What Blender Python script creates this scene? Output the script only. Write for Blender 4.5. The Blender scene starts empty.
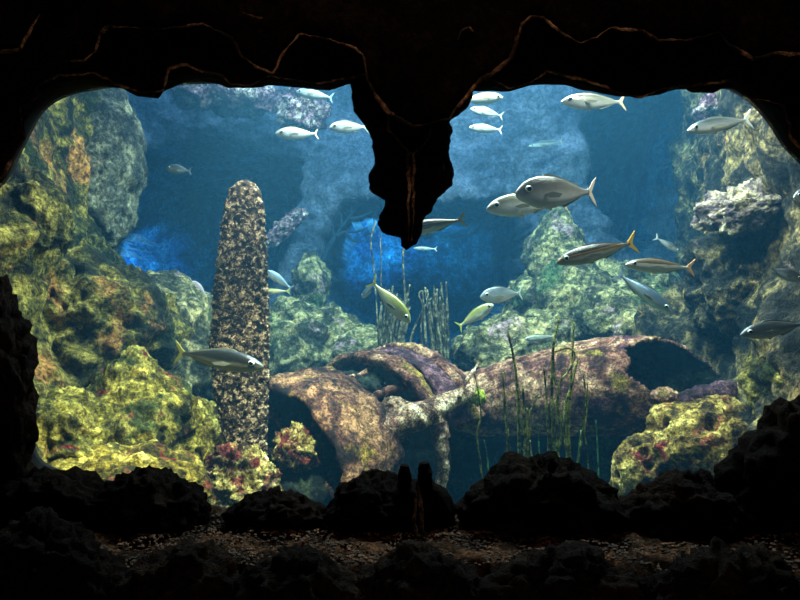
import bpy, bmesh, math, random
from mathutils import Vector, Matrix, noise as N

random.seed(7)
C = bpy.context.scene.collection
sc = bpy.context.scene
PI = math.pi
F = 640.0
CZ = 1.5


def P(px, py, Y):
    """the place at distance Y that shows at (px, py) of the photograph"""
    return Vector(((px - 400) / F * Y, Y, CZ - (py - 300) / F * Y))


def lin(r, g, b):
    f = lambda c: (c / 255 / 12.92) if c / 255 <= 0.04045 else ((c / 255 + 0.055) / 1.055) ** 2.4
    return (f(r), f(g), f(b), 1)


# ------------------------------------------------------------------ materials
def new_mat(name):
    m = bpy.data.materials.new(name)
    m.use_nodes = True
    nt = m.node_tree
    nt.nodes.clear()
    out = nt.nodes.new('ShaderNodeOutputMaterial')
    return m, nt, out


def rock_mat(name, dark, mid, light, accents=(), scale=1.6, bump=0.5, bscale=14, rough=0.85, speck=0.55, world=True, spec=0.2):
    """dark / mid / light: growth on the stone; accents: (colour, noise scale, threshold) blotches"""
    m, nt, out = new_mat(name)
    nd, lk = nt.nodes, nt.links
    bs = nd.new('ShaderNodeBsdfPrincipled')
    bs.inputs['Roughness'].default_value = rough
    bs.inputs['Specular IOR Level'].default_value = spec
    lk.new(bs.outputs[0], out.inputs['Surface'])
    tc = nd.new('ShaderNodeTexCoord')
    geo = nd.new('ShaderNodeNewGeometry')
    co = geo.outputs['Position'] if world else tc.outputs['Object']

    def noise(s, det=8, r=0.62, dist=0.0, off=0.0):
        n = nd.new('ShaderNodeTexNoise')
        n.inputs['Scale'].default_value = s
        n.inputs['Detail'].default_value = det
        n.inputs['Roughness'].default_value = r
        n.inputs['Distortion'].default_value = dist
        if off:
            mp = nd.new('ShaderNodeMapping')
            mp.inputs['Location'].default_value = (off, off * 1.7, -off)
            lk.new(co, mp.inputs[0])
            lk.new(mp.outputs[0], n.inputs['Vector'])
        else:
            lk.new(co, n.inputs['Vector'])
        return n

    n1 = noise(scale, 10, 0.68, 0.6)
    rp = nd.new('ShaderNodeValToRGB')
    rp.color_ramp.elements[0].position = 0.42
    rp.color_ramp.elements[0].color = dark
    rp.color_ramp.elements[1].position = 0.60
    rp.color_ramp.elements[1].color = light
    e = rp.color_ramp.elements.new(0.5)
    e.color = mid
    lk.new(n1.outputs['Fac'], rp.inputs[0])
    col = rp.outputs[0]
    for i, (ac, s, th) in enumerate(accents):
        n2 = noise(s, 7, 0.66, 0.3, 3.3 + i * 5.1)
        r2 = nd.new('ShaderNodeMapRange')
        r2.inputs[1].default_value = th
        r2.inputs[2].default_value = th + 0.07
        lk.new(n2.outputs['Fac'], r2.inputs[0])
        mx = nd.new('ShaderNodeMix')
        mx.data_type = 'RGBA'
        lk.new(r2.outputs[0], mx.inputs[0])
        lk.new(col, mx.inputs[6])
        mx.inputs[7].default_value = ac
        col = mx.outputs[2]
    n5 = noise(scale * 4.5, 8, 0.7, 0.4, 14)
    r5 = nd.new('ShaderNodeMapRange')
    r5.inputs[1].default_value = 0.40
    r5.inputs[2].default_value = 0.60
    r5.inputs[3].default_value = 1 - speck * 0.9
    r5.inputs[4].default_value = 1 + speck * 0.7
    lk.new(n5.outputs['Fac'], r5.inputs[0])
    m5 = nd.new('ShaderNodeMix')
    m5.data_type = 'RGBA'
    m5.blend_type = 'MULTIPLY'
    m5.inputs[0].default_value = 1
    lk.new(col, m5.inputs[6])
    lk.new(r5.outputs[0], m5.inputs[7])
    col = m5.outputs[2]
    # fine mottling of the growth
    n3 = noise(bscale * 2.4, 4, 0.75, 0.3, 9)
    r3 = nd.new('ShaderNodeMapRange')
    r3.inputs[1].default_value = 0.40
    r3.inputs[2].default_value = 0.60
    r3.inputs[3].default_value = 1 - speck
    r3.inputs[4].default_value = 1 + speck
    lk.new(n3.outputs['Fac'], r3.inputs[0])
    mm = nd.new('ShaderNodeMix')
    mm.data_type = 'RGBA'
    mm.blend_type = 'MULTIPLY'
    mm.inputs[0].default_value = 1
    lk.new(col, mm.inputs[6])
    lk.new(r3.outputs[0], mm.inputs[7])
    lk.new(mm.outputs[2], bs.inputs['Base Color'])
    n4 = noise(bscale * 1.2, 6, 0.74, 0.2, 2)
    b1 = nd.new('ShaderNodeBump')
    b1.inputs['Strength'].default_value = bump
    b1.inputs['Distance'].default_value = 1.4 / bscale
    lk.new(n4.outputs['Fac'], b1.inputs['Height'])
    lk.new(b1.outputs[0], bs.inputs['Normal'])
    return m


def plain(name, col, rough=0.6, metal=0.0, spec=0.4):
    m, nt, out = new_mat(name)
    bs = nt.nodes.new('ShaderNodeBsdfPrincipled')
    bs.inputs['Base Color'].default_value = col
    bs.inputs['Roughness'].default_value = rough
    bs.inputs['Metallic'].default_value = metal
    bs.inputs['Specular IOR Level'].default_value = spec
    nt.links.new(bs.outputs[0], out.inputs['Surface'])
    return m


def fish_mat(name, belly, side, back, metal=0.45, rough=0.34, stripe=None):
    """countershaded skin: belly, side and back colours up the body, an optional lateral stripe, fine scales"""
    belly, side, back = [(c[0] * k, c[1] * k, c[2] * k, 1) for c, k in ((belly, 0.75), (side, 0.6), (back, 0.5))]
    m, nt, out = new_mat(name)
    nd, lk = nt.nodes, nt.links
    bs = nd.new('ShaderNodeBsdfPrincipled')
    bs.inputs['Roughness'].default_value = rough
    bs.inputs['Metallic'].default_value = metal
    lk.new(bs.outputs[0], out.inputs['Surface'])
    tc = nd.new('ShaderNodeTexCoord')
    sp = nd.new('ShaderNodeSeparateXYZ')
    lk.new(tc.outputs['Generated'], sp.inputs[0])
    n = nd.new('ShaderNodeTexNoise')
    n.inputs['Scale'].default_value = 9
    lk.new(tc.outputs['Object'], n.inputs['Vector'])
    ad = nd.new('ShaderNodeMath')
    ad.operation = 'MULTIPLY_ADD'
    ad.inputs[1].default_value = 0.12
    lk.new(n.outputs['Fac'], ad.inputs[0])
    lk.new(sp.outputs['Z'], ad.inputs[2])
    rp = nd.new('ShaderNodeValToRGB')
    el = rp.color_ramp.elements
    el[0].position, el[0].color = 0.40, belly
    el[1].position, el[1].color = 0.90, back
    e = el.new(0.62); e.color = side
    if stripe:
        e = el.new(0.66); e.color = side
        e = el.new(0.70); e.color = stripe
        e = el.new(0.74); e.color = back
    lk.new(ad.outputs[0], rp.inputs[0])
    lk.new(rp.outputs[0], bs.inputs['Base Color'])
    v = nd.new('ShaderNodeTexVoronoi')
    v.inputs['Scale'].default_value = 55
    lk.new(tc.outputs['Object'], v.inputs['Vector'])
    b = nd.new('ShaderNodeBump')
    b.inputs['Strength'].default_value = 0.12
    b.inputs['Distance'].default_value = 0.01
    lk.new(v.outputs['Distance'], b.inputs['Height'])
    lk.new(b.outputs[0], bs.inputs['Normal'])
    return m


OLIVE = lin(58, 62, 24); OLIVE_D = lin(24, 30, 14); OLIVE_L = lin(150, 148, 62)
YEL = lin(205, 195, 95); RED = lin(140, 40, 42); PINK = lin(150, 95, 105)
M = {
    'left': rock_mat('algae_rock_left', lin(22, 22, 8), lin(78, 72, 26), lin(168, 142, 62), [(lin(190, 126, 62), 1.7, 0.57), (lin(34, 42, 12), 2.3, 0.56)], 3.0, 1.0, 11, speck=0.7),
    'grey': rock_mat('grey_brown_rock', lin(40, 40, 34), lin(84, 80, 66), lin(150, 138, 108), [(lin(150, 110, 80), 1.7, 0.62)], 2.6, 1.0, 11, speck=0.6),
    'cone': rock_mat('olive_yellow_rock', lin(38, 36, 12), lin(118, 104, 34), lin(212, 186, 84), [(lin(66, 70, 26), 2.6, 0.53), (lin(140, 40, 44), 6.5, 0.6)], 5.0, 1.0, 16, speck=0.6),
    'leftlow': rock_mat('yellow_algae_rock', lin(76, 64, 20), lin(158, 130, 42), lin(244, 212, 104), [(lin(86, 82, 34), 3.1, 0.55), (lin(140, 40, 44), 6.5, 0.58), (lin(160, 140, 90), 2.0, 0.62)], 5.5, 1.0, 14, speck=0.62),
    'hub': rock_mat('red_crusted_rock', lin(50, 30, 20), lin(150, 125, 60), lin(215, 190, 110), [(lin(128, 52, 44), 7.0, 0.5), (lin(40, 30, 18), 9, 0.6), (lin(250, 190, 150), 11, 0.6)], 8, 1.0, 24, speck=0.7),
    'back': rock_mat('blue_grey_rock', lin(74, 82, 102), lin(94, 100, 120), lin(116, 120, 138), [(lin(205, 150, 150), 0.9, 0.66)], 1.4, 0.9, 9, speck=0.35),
    'cave': rock_mat('haze_blue_cave_rock', lin(14, 50, 92), lin(30, 82, 130), lin(64, 122, 165), [], 1.6, 0.9, 8),  # blue of the hazy deep water put into the rock colour
    'backgreen': rock_mat('green_grey_rock', lin(58, 54, 38), lin(116, 106, 70), lin(205, 176, 116), [(lin(175, 135, 130), 2.8, 0.58), (lin(84, 100, 58), 1.9, 0.57)], 4.5, 1.0, 10, speck=0.6),
    'right': rock_mat('dark_green_rock', lin(20, 19, 14), lin(60, 52, 36), lin(150, 124, 76), [(lin(175, 130, 130), 1.2, 0.62), (lin(160, 118, 64), 2.4, 0.6)], 2.8, 1.0, 11, speck=0.7),
    'ledge': rock_mat('purple_ochre_rock', lin(74, 58, 66), lin(150, 125, 112), lin(225, 200, 150), [(lin(120, 88, 100), 2.2, 0.58)], 3.6, 1.0, 12),
    'porous': rock_mat('yellow_porous_rock', lin(58, 42, 16), lin(150, 114, 46), lin(226, 186, 96), [(lin(150, 46, 46), 4.5, 0.56), (lin(120, 70, 66), 4, 0.6)], 5, 1.0, 18, speck=0.7),
    'purple': rock_mat('dark_purple_metal', lin(34, 18, 24), lin(70, 40, 48), lin(120, 80, 84), [(lin(150, 110, 90), 6, 0.62)], 6, 0.9, 28, speck=0.7),
    'pink': rock_mat('pink_coralline_rock', lin(110, 70, 80), lin(190, 135, 140), lin(245, 210, 190), [(lin(80, 66, 80), 3, 0.55)], 5, 1.0, 12, speck=0.8),
    'blade': rock_mat('barnacle_crust', lin(20, 14, 11), lin(88, 66, 50), lin(228, 192, 148), [(lin(16, 11, 9), 20, 0.535)], 30, 1.0, 46, speck=0.65),
    'skin': rock_mat('encrusted_metal', lin(52, 26, 22), lin(128, 78, 60), lin(206, 154, 116), [(lin(146, 116, 44), 2.6, 0.56), (lin(82, 40, 58), 3.2, 0.57)], 4.5, 0.9, 26, speck=0.7),
    'cowl': rock_mat('encrusted_cowl', lin(34, 18, 15), lin(90, 54, 40), lin(162, 114, 76), [(lin(140, 112, 34), 3.0, 0.56), (lin(30, 20, 24), 2.6, 0.56)], 4.5, 0.9, 26, speck=0.7),
    'pale': rock_mat('pale_crust', lin(96, 66, 52), lin(196, 152, 116), lin(252, 222, 180), [(lin(140, 84, 80), 5, 0.55)], 7, 1.0, 30, speck=0.7),
    'inside': rock_mat('shaded_inside', lin(12, 16, 14), lin(26, 32, 26), lin(62, 68, 44), [], 3, 0.7, 18),  # dark tone carries the shade of the wreck's hollows
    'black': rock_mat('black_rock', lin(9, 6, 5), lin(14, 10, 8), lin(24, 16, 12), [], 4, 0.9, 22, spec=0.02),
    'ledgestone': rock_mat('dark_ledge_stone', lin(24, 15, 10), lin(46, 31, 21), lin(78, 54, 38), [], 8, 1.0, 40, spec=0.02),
    'crust': rock_mat('lit_edge_bead', lin(36, 22, 15), lin(108, 76, 56), lin(180, 140, 108), [(lin(20, 14, 12), 6, 0.5)], 9, 0.8, 40),  # lighter brown that paints the warm light on slab edges
    'gravel': rock_mat('brown_gravel', lin(30, 19, 12), lin(58, 39, 26), lin(98, 68, 48), [], 14, 0.6, 60),
    'sand': rock_mat('tank_floor_sand', lin(70, 74, 50), lin(120, 120, 80), lin(165, 160, 115), [(lin(60, 66, 40), 2, 0.55)], 2.2, 0.7, 12),
    'stem': rock_mat('olive_stem', lin(44, 44, 14), lin(112, 108, 42), lin(168, 160, 76), [], 14, 0.6, 60),
    'greystem': rock_mat('grey_stem', lin(34, 32, 24), lin(80, 74, 56), lin(140, 130, 100), [], 14, 0.6, 60),
    'greenstem': rock_mat('green_stem', lin(30, 60, 34), lin(60, 105, 58), lin(110, 150, 90), [], 14, 0.5, 60),
    'fan': plain('dark_sea_fan', lin(12, 40, 60), 0.9),
    'rim': plain('black_window_rim', lin(10, 9, 9), 0.7, 0, 0.1),
    'dullfin': plain('dull_fin', lin(120, 118, 100), 0.6),
    'eye': plain('eye_white', lin(205, 205, 190), 0.2),
    'pupil': plain('eye_pupil', lin(6, 6, 8), 0.1),
}
FM = {
    'silver': (fish_mat('silver_skin', lin(235, 235, 230), lin(180, 184, 184), lin(84, 94, 98)), plain('silver_fin', lin(190, 190, 180), 0.5)),
    'pale': (fish_mat('pale_skin', lin(240, 240, 235), lin(205, 202, 184), lin(126, 122, 88)), plain('pale_fin', lin(215, 190, 150), 0.5)),
    'grey': (fish_mat('grey_skin', lin(220, 212, 204), lin(158, 148, 136), lin(78, 70, 50), 0.15), plain('grey_fin', lin(215, 190, 170), 0.5)),
    'gold': (fish_mat('gold_skin', lin(205, 196, 165), lin(104, 82, 44), lin(48, 38, 20), 0.2, 0.35, lin(150, 112, 44)), plain('gold_fin', lin(190, 150, 40), 0.5)),
    'brown': (fish_mat('brown_backed_skin', lin(245, 240, 230), lin(215, 208, 190), lin(120, 98, 70), 0.15, 0.35, lin(70, 58, 44)), plain('amber_fin', lin(190, 140, 90), 0.5)),
    'yellow': (fish_mat('yellow_skin', lin(240, 240, 225), lin(226, 222, 150), lin(166, 164, 66), 0.1), plain('yellow_fin', lin(205, 200, 80), 0.5)),
    'blue': (fish_mat('bluish_skin', lin(225, 235, 240), lin(170, 195, 210), lin(95, 125, 150)), plain('bluish_fin', lin(130, 160, 185), 0.5)),
    'dark': (fish_mat('dark_skin', lin(140, 134, 108), lin(44, 44, 38), lin(34, 34, 32), 0.1), plain('olive_fin', lin(120, 112, 40), 0.5)),
    'pink': (fish_mat('pinkish_skin', lin(250, 235, 230), lin(240, 205, 205), lin(225, 180, 185), 0.0), plain('pinkish_fin', lin(230, 190, 190), 0.5)),
    'slate': (fish_mat('slate_skin', lin(190, 190, 185), lin(105, 110, 112), lin(60, 64, 66), 0.2), plain('slate_fin', lin(120, 122, 118), 0.5)),
}


# ------------------------------------------------------------------ object helpers
def mesh_obj(name, verts, faces, mat, parent=None, smooth=True, mats=None, mi=None):
    me = bpy.data.meshes.new(name)
    me.from_pydata([tuple(v) for v in verts], [], faces)
    for m in (mats or [mat]):
        me.materials.append(m)
    if mi:
        me.polygons.foreach_set('material_index', mi)
    if smooth:
        me.polygons.foreach_set('use_smooth', [True] * len(me.polygons))
    me.update()
    o = bpy.data.objects.new(name, me)
    C.objects.link(o)
    if parent is not None:
        o.parent = parent
        o.matrix_parent_inverse = parent.matrix_basis.inverted()
    return o


def recenter(o):
    """put a one-mesh thing's origin at its base"""
    vs = o.data.vertices
    lo = Vector([min(v.co[i] for v in vs) for i in range(3)])
    hi = Vector([max(v.co[i] for v in vs) for i in range(3)])
    b = Vector(((lo.x + hi.x) / 2, (lo.y + hi.y) / 2, lo.z))
    o.data.transform(Matrix.Translation(-b))
    o.location = b
    return o


def thing(name, label, cat, loc=(0, 0, 0), group=None):
    o = bpy.data.objects.new(name, None)
    C.objects.link(o)
    o.empty_display_size = 0.1
    o.location = loc
    tag(o, label, cat, group)
    return o


def tag(o, label, cat, group=None):
    o['label'] = label
    o['category'] = cat
    if group:
        o['group'] = group
    return o


def struct(o):
    o['kind'] = 'structure'
    return o


def lerp_table(t, tab):
    if t <= tab[0][0]:
        return tab[0][1]
    for (a, x), (b, y) in zip(tab, tab[1:]):
        if t <= b:
            k = (t - a) / (b - a)
            return x + (y - x) * k
    return tab[-1][1]


def sstep(a, b, x):
    t = max(0.0, min(1.0, (x - a) / (b - a)))
    return t * t * (3 - 2 * t)


def catmull(pts, n):
    """n samples evenly spread along a smooth curve through pts"""
    pts = [Vector(p) for p in pts]
    dense = []
    for i in range(len(pts) - 1):
        p0, p1, p2, p3 = pts[max(i - 1, 0)], pts[i], pts[i + 1], pts[min(i + 2, len(pts) - 1)]
        for k in range(12):
            t = k / 12
            dense.append(0.5 * ((2 * p1) + (p2 - p0) * t + (2 * p0 - 5 * p1 + 4 * p2 - p3) * t * t + (3 * p1 - p0 - 3 * p2 + p3) * t ** 3))
    dense.append(pts[-1])
    return resample(dense, n)


def resample(pts, n):
    pts = [Vector(p) for p in pts]
    L = [0]
    for a, b in zip(pts, pts[1:]):
        L.append(L[-1] + (b - a).length)
    out, j = [], 0
    for i in range(n):
        d = L[-1] * i / (n - 1)
        while j < len(L) - 2 and L[j + 1] < d:
            j += 1
        s = L[j + 1] - L[j]
        out.append(pts[j].lerp(pts[j + 1], (d - L[j]) / s if s > 0 else 0))
    return out


def fr(p, s, oct=5, H=0.8):
    return N.fractal(Vector(p) * s, H, 2.1, oct, noise_basis='PERLIN_ORIGINAL')


def ridge(p, s, oct=5):
    return N.ridged_multi_fractal(Vector(p) * s, 0.9, 2.1, oct, 1.0, 2.0, noise_basis='PERLIN_ORIGINAL') - 1.0


def vor(p, s):
    return N.voronoi(Vector(p) * s)[0]


_ico = {}


def ico(sub):
    if sub not in _ico:
        bm = bmesh.new()
        bmesh.ops.create_icosphere(bm, subdivisions=sub, radius=1)
        bm.verts.ensure_lookup_table()
        _ico[sub] = ([v.co.copy() for v in bm.verts], [[v.index for v in f.verts] for f in bm.faces])
        bm.free()
    return _ico[sub]


def boulder(name, c, r, mat, sub=5, amp=0.16, s=1.4, seed=0, rot=0.0, parent=None, pits=0.0, pit_s=4, fine=0.03, shape=None):
    """a lump of stone: half-axes r about c, weathered by fractal noise; pits are honeycomb hollows"""
    V, Fc = ico(sub)
    off = Vector((seed * 13.7, seed * 7.1, seed * 3.3))
    c = Vector(c)
    mean = (r[0] + r[1] + r[2]) / 3
    R = Matrix.Rotation(rot, 3, 'Y')
    out = []
    for v in V:
        p = Vector((v.x * r[0], v.y * r[1], v.z * r[2]))
        if shape:
            p = shape(p, v)
        q = p + off
        d = amp * mean * (0.45 * ridge(q, s / mean * 0.5, 5) + 0.9 * fr(q, s / mean, 6))
        d += fine * mean * (fr(q, 6 / mean, 4) + 0.5 * ridge(q, 9 / mean, 4))
        if pits:
            f = vor(q, pit_s)[0]
            d -= pits * (1 - sstep(0.2, 0.42, f))
        out.append(c + R @ (p + v * d))
    return mesh_obj(name, out, Fc, mat, parent)


def grid_mesh(name, nu, nv, fn, mat, parent=None, amp=0.0, s=1.0, seed=0, fine=0.0, fs=6.0, flip=False):
    """a rock face fn(u, v) with fractal relief along its normal"""
    pts = [[fn(i / (nu - 1), j / (nv - 1)) for i in range(nu)] for j in range(nv)]
    off = Vector((seed * 11.3, seed * 5.7, seed * 2.9))
    out = []
    for j in range(nv):
        for i in range(nu):
            a = pts[j][min(i + 1, nu - 1)] - pts[j][max(i - 1, 0)]
            b = pts[min(j + 1, nv - 1)][i] - pts[max(j - 1, 0)][i]
            n = a.cross(b)
            n = n.normalized() if n.length > 1e-9 else Vector((0, 0, 1))
            if flip:
                n = -n
            p = pts[j][i]
            d = 0
            if amp:
                d = amp * (0.8 * ridge(p + off, s, 6) + 0.7 * fr(p + off, s * 1.7, 5))
            if fine:
                d += fine * fr(p + off, fs, 4)
            out.append(p + n * d)
    faces = []
    for j in range(nv - 1):
        for i in range(nu - 1):
            f = [j * nu + i, j * nu + i + 1, (j + 1) * nu + i + 1, (j + 1) * nu + i]
            faces.append(f[::-1] if flip else f)
    return mesh_obj(name, out, faces, mat, parent)


def tube(name, pts, radii, mat, parent=None, n=8, samples=None, rough=0.0, rs=8.0, smooth_path=True):
    pts = [Vector(p) for p in pts]
    m = samples or max(8, len(pts) * 5)
    path = catmull(pts, m) if smooth_path else resample(pts, m)
    rad = [lerp_table(i / (m - 1), [(k / (len(radii) - 1), r) for k, r in enumerate(radii)]) if len(radii) > 1 else radii[0] for i in range(m)]
    verts, faces = [], []
    up = Vector((0.31, 0.2, 0.93))
    for i, p in enumerate(path):
        t = (path[min(i + 1, m - 1)] - path[max(i - 1, 0)]).normalized()
        a = t.cross(up)
        if a.length < 1e-3:
            a = t.cross(Vector((1, 0, 0)))
        a.normalize()
        b = t.cross(a)
        for k in range(n):
            th = 2 * PI * k / n
            d = a * math.cos(th) + b * math.sin(th)
            r = rad[i]
            if rough:
                r *= 1 + rough * fr(p + d * r, rs, 4) * 1.6
            verts.append(p + d * max(r, 1e-4))
    for i in range(m - 1):
        for k in range(n):
            faces.append([i * n + k, i * n + (k + 1) % n, (i + 1) * n + (k + 1) % n, (i + 1) * n + k])
    verts.append(path[0]); verts.append(path[-1])
    for k in range(n):
        faces.append([len(verts) - 2, (k + 1) % n, k])
        faces.append([len(verts) - 1, (m - 1) * n + k, (m - 1) * n + (k + 1) % n])
    return mesh_obj(name, verts, faces, mat, parent)


# ================================================================== the setting
# --- tank floor
struct(grid_mesh('floor', 120, 130, lambda u, v: Vector((-5 + 10.5 * u, 2.46 + 10 * v, -0.35 + 0.12 * math.sin(u * 9) * math.sin(v * 7))), M['sand'], amp=0.05, s=1.2, seed=3, fine=0.03))


# --- left cave wall: a plan path carried upward, leaning into the tank at its foot
def path_wall(name, path, z0, z1, foot, side, mat, nu, nv, amp, s, seed, extra=None, flip=False):
    pp = catmull([Vector((x, y, 0)) for x, y in path], nu)

    def fn(u, v):
        i = min(int(u * (nu - 1) + 0.5), nu - 1)
        p = pp[i].copy()
        z = z0 + (z1 - z0) * v
        p.x += side * lerp_table(z, foot)
        if extra:
            p += extra(p, z)
        p.z = z
        return p
    return struct(grid_mesh(name, nu, nv, fn, mat, amp=amp, s=s, seed=seed, fine=0.035, flip=flip))


path_wall('wall_left', [(-2.25, 2.46), (-2.3, 3.1), (-2.42, 4.4), (-2.62, 5.7), (-2.8, 6.2), (-3.7, 6.7), (-5, 7.4)], -0.5, 6.6,
          [(-0.4, 0.8), (0.6, 0.5), (1.3, 0.18), (2.0, 0.02), (3.0, -0.05), (5, -0.2)], 1, M['left'], 170, 190, 0.17, 0.75, 1, flip=False)
path_wall('wall_right', [(2.3, 2.46), (2.36, 3.2), (2.55, 4.5), (2.9, 5.8), (3.2, 7.0), (3.42, 7.7), (4.3, 8.6), (5.4, 9.6)], -0.5, 6.6,
          [(-0.4, 0.5), (0.6, 0.3), (1.3, 0.1), (2.0, 0.0), (3.0, 0.0), (5, -0.1)], -1, M['right'], 170, 190, 0.15, 0.8, 2, flip=True)


# --- back wall with its recesses
def poly_at(pts, Y):
    return [((x - 400) / F * Y, CZ - (y - 300) / F * Y) for x, y in pts]


def sdf(poly, x, z):
    d, ins = 1e9, False
    n = len(poly)
    for i in range(n):
        ax, az = poly[i]
        bx, bz = poly[(i + 1) % n]
        ex, ez = bx - ax, bz - az
        t = max(0, min(1, ((x - ax) * ex + (z - az) * ez) / (ex * ex + ez * ez + 1e-12)))
        d = min(d, (x - ax - ex * t) ** 2 + (z - az - ez * t) ** 2)
        if (az > z) != (bz > z) and x < (bx - ax) * (z - az) / (bz - az) + ax:
            ins = not ins
    return math.sqrt(d) * (-1 if ins else 1)


CAVE_A = poly_at([(60, 320), (100, 200), (134, 146), (160, 139), (215, 141), (258, 142), (275, 152), (298, 160), (296, 200), (284, 250), (270, 300), (200, 310), (150, 300)], 8)
CAVE_B = poly_at([(326, 268), (330, 238), (346, 208), (390, 203), (440, 208), (500, 206), (522, 211), (529, 250), (527, 285), (518, 302), (492, 316), (470, 352), (436, 362), (380, 334), (350, 322), (330, 306), (325, 292), (332, 274)], 8)
CAVE_C = poly_at([(606, 20), (596, 120), (600, 180), (620, 225), (660, 260), (720, 260), (760, 20)], 8)


def back_fn(u, v):
    x = -6.2 + 12.8 * u
    z = -0.6 + 7.4 * v
    wob = 0.10 * fr((x, 0, z), 1.6, 4)
    y = 8.0 + 0.3 * fr((x, 3, z), 0.5, 3)
    y -= 1.6 * (1 - sstep(-0.3, 1.6, z))
    dA = sdf(CAVE_A, x, z) + wob
    dB = sdf(CAVE_B, x, z) + wob * 0.5 - 0.09
    dC = sdf(CAVE_C, x, z) + wob
    y += 2.6 * (1 - sstep(-0.14, 0.03, dA))
    y += 3.4 * (1 - sstep(-0.09, 0.02, dB))
    y += 3.6 * (1 - sstep(-0.6, 0.2, dC))
    return Vector((x, y, z))


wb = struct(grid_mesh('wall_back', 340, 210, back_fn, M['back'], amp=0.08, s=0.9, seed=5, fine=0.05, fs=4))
wb.data.materials.append(M['cave'])          # water haze and depth of the recesses painted in as darker blue
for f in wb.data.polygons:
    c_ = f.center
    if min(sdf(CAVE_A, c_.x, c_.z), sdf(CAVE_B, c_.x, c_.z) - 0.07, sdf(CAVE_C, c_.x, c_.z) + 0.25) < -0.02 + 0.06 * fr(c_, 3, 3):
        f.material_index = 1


# --- the dark rock frame of the viewing window
OUT = [(-60, 232), (-40, 212), (-12, 182), (10, 150), (26, 122), (42, 100), (62, 88), (88, 84), (125, 90), (140, 98), (160, 100), (165, 92), (185, 82), (200, 80), (222, 86), (230, 90), (262, 88), (268, 86), (290, 87), (310, 90),
       (330, 91), (350, 86), (368, 82), (400, 78), (440, 80), (470, 92), (480, 92), (510, 92), (530, 86), (545, 85), (565, 86), (585, 92), (615, 97), (640, 98), (658, 96), (672, 91), (686, 90), (688, 93),
       (712, 94), (716, 90), (735, 88), (756, 100), (772, 114), (788, 138), (815, 160), (845, 190), (860, 230), (860, 330), (830, 400), (790, 440), (750, 470), (715, 490), (650, 512), (600, 516), (500, 516),
       (400, 516), (300, 516), (225, 514), (150, 500), (90, 486), (50, 474), (32, 460), (24, 440), (18, 400), (8, 360), (-6, 320), (-25, 285), (-60, 255)]


def frame_wall():
    Y0 = 2.06
    base = [P(x, y, Y0) for x, y in OUT] + [P(*OUT[0], Y0)]
    n = 760
    pts = resample(base, n + 1)[:-1]
    cen = P(400, 290, Y0)
    rings = [(2.40, 1.05, 0.0), (2.30, 1.03, 0.01), (2.18, 1.012, 0.01), (2.08, 1.0, 0.006), (2.02, 1.005, 0.008), (1.97, 1.03, 0.02), (1.94, 1.08, 0.03), (1.92, 1.16, 0.03), (1.90, 1.3, 0.03),
             (1.90, 1.6, 0.03), (1.90, 2.2, 0.02), (1.90, 3.5, 0), (1.90, 7.5, 0)]
    verts, faces = [], []
    for (y, s, a) in rings:
        for p in pts:
            q = cen + (p - cen) * (s * max(1.0, y / Y0 + 0.004 if y > Y0 else 1.0))
            q.y = y
            if a:
                dirn = (p - cen).normalized()
                q += dirn * a * fr(q, 9, 5) * 0.9
                q.y += a * fr(q + Vector((5, 5, 5)), 7, 4)
            verts.append(q)
    for k in range(len(rings) - 1):
        for i in range(n):
            j = (i + 1) % n
            faces.append([k * n + i, (k + 1) * n + i, (k + 1) * n + j, k * n + j])
    return struct(mesh_obj('wall_front', verts, faces, M['black']))


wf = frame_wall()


def overhang(name, line, Y, rise, parent, thick=0.16):
    """a slab of the layered rock frame: its ragged lower lip runs along line, its face goes up from there"""
    base = [P(x, y, Y) for x, y in line]
    n = int(len(line) * 9)
    pts = resample(base, n)
    prof = [(0.14, 0.03), (0.07, 0.006), (0.02, -0.002), (0.0, 0.004), (-0.012, 0.016), (-0.012, 0.05), (0.0, 0.12), (0.0, rise * 0.5), (0.0, rise)]
    verts, faces = [], []
    for (dy, dz) in prof:
        for p in pts:
            k_ = 1 + dy * thick / 0.16 / Y
            q = Vector((p.x * k_, p.y + dy * thick / 0.16, CZ + (p.z - CZ) * k_ + dz))
            q += Vector((0, 1, 0)) * 0.012 * fr(q, 14, 4)
            if dz < 0.06:
                q.z += 0.006 * fr(Vector((q.x, 3, q.z)), 26, 4)
            verts.append(q)
    for k in range(len(prof) - 1):
        for i in range(n - 1):
            faces.append([k * n + i, k * n + i + 1, (k + 1) * n + i + 1, (k + 1) * n + i])
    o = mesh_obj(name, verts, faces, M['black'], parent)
    return o


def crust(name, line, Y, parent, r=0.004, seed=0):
    """the lamp-lit edge of a lip, painted as a lighter lumpy bead that swells and thins away"""
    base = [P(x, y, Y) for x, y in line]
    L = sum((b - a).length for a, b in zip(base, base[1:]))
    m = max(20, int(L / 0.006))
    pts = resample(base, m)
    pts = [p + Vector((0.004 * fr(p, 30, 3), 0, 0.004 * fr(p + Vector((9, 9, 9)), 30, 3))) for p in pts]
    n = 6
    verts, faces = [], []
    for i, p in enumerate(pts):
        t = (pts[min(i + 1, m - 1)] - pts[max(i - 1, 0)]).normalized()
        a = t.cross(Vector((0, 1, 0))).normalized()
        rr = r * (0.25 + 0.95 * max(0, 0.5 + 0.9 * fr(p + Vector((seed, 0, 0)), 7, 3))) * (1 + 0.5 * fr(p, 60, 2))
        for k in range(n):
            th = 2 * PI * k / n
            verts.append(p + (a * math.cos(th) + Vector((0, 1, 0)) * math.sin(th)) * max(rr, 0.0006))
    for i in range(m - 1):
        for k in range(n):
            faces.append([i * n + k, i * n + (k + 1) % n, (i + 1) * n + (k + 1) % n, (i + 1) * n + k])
    return mesh_obj(name, verts, faces, M['crust'], parent)


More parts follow.
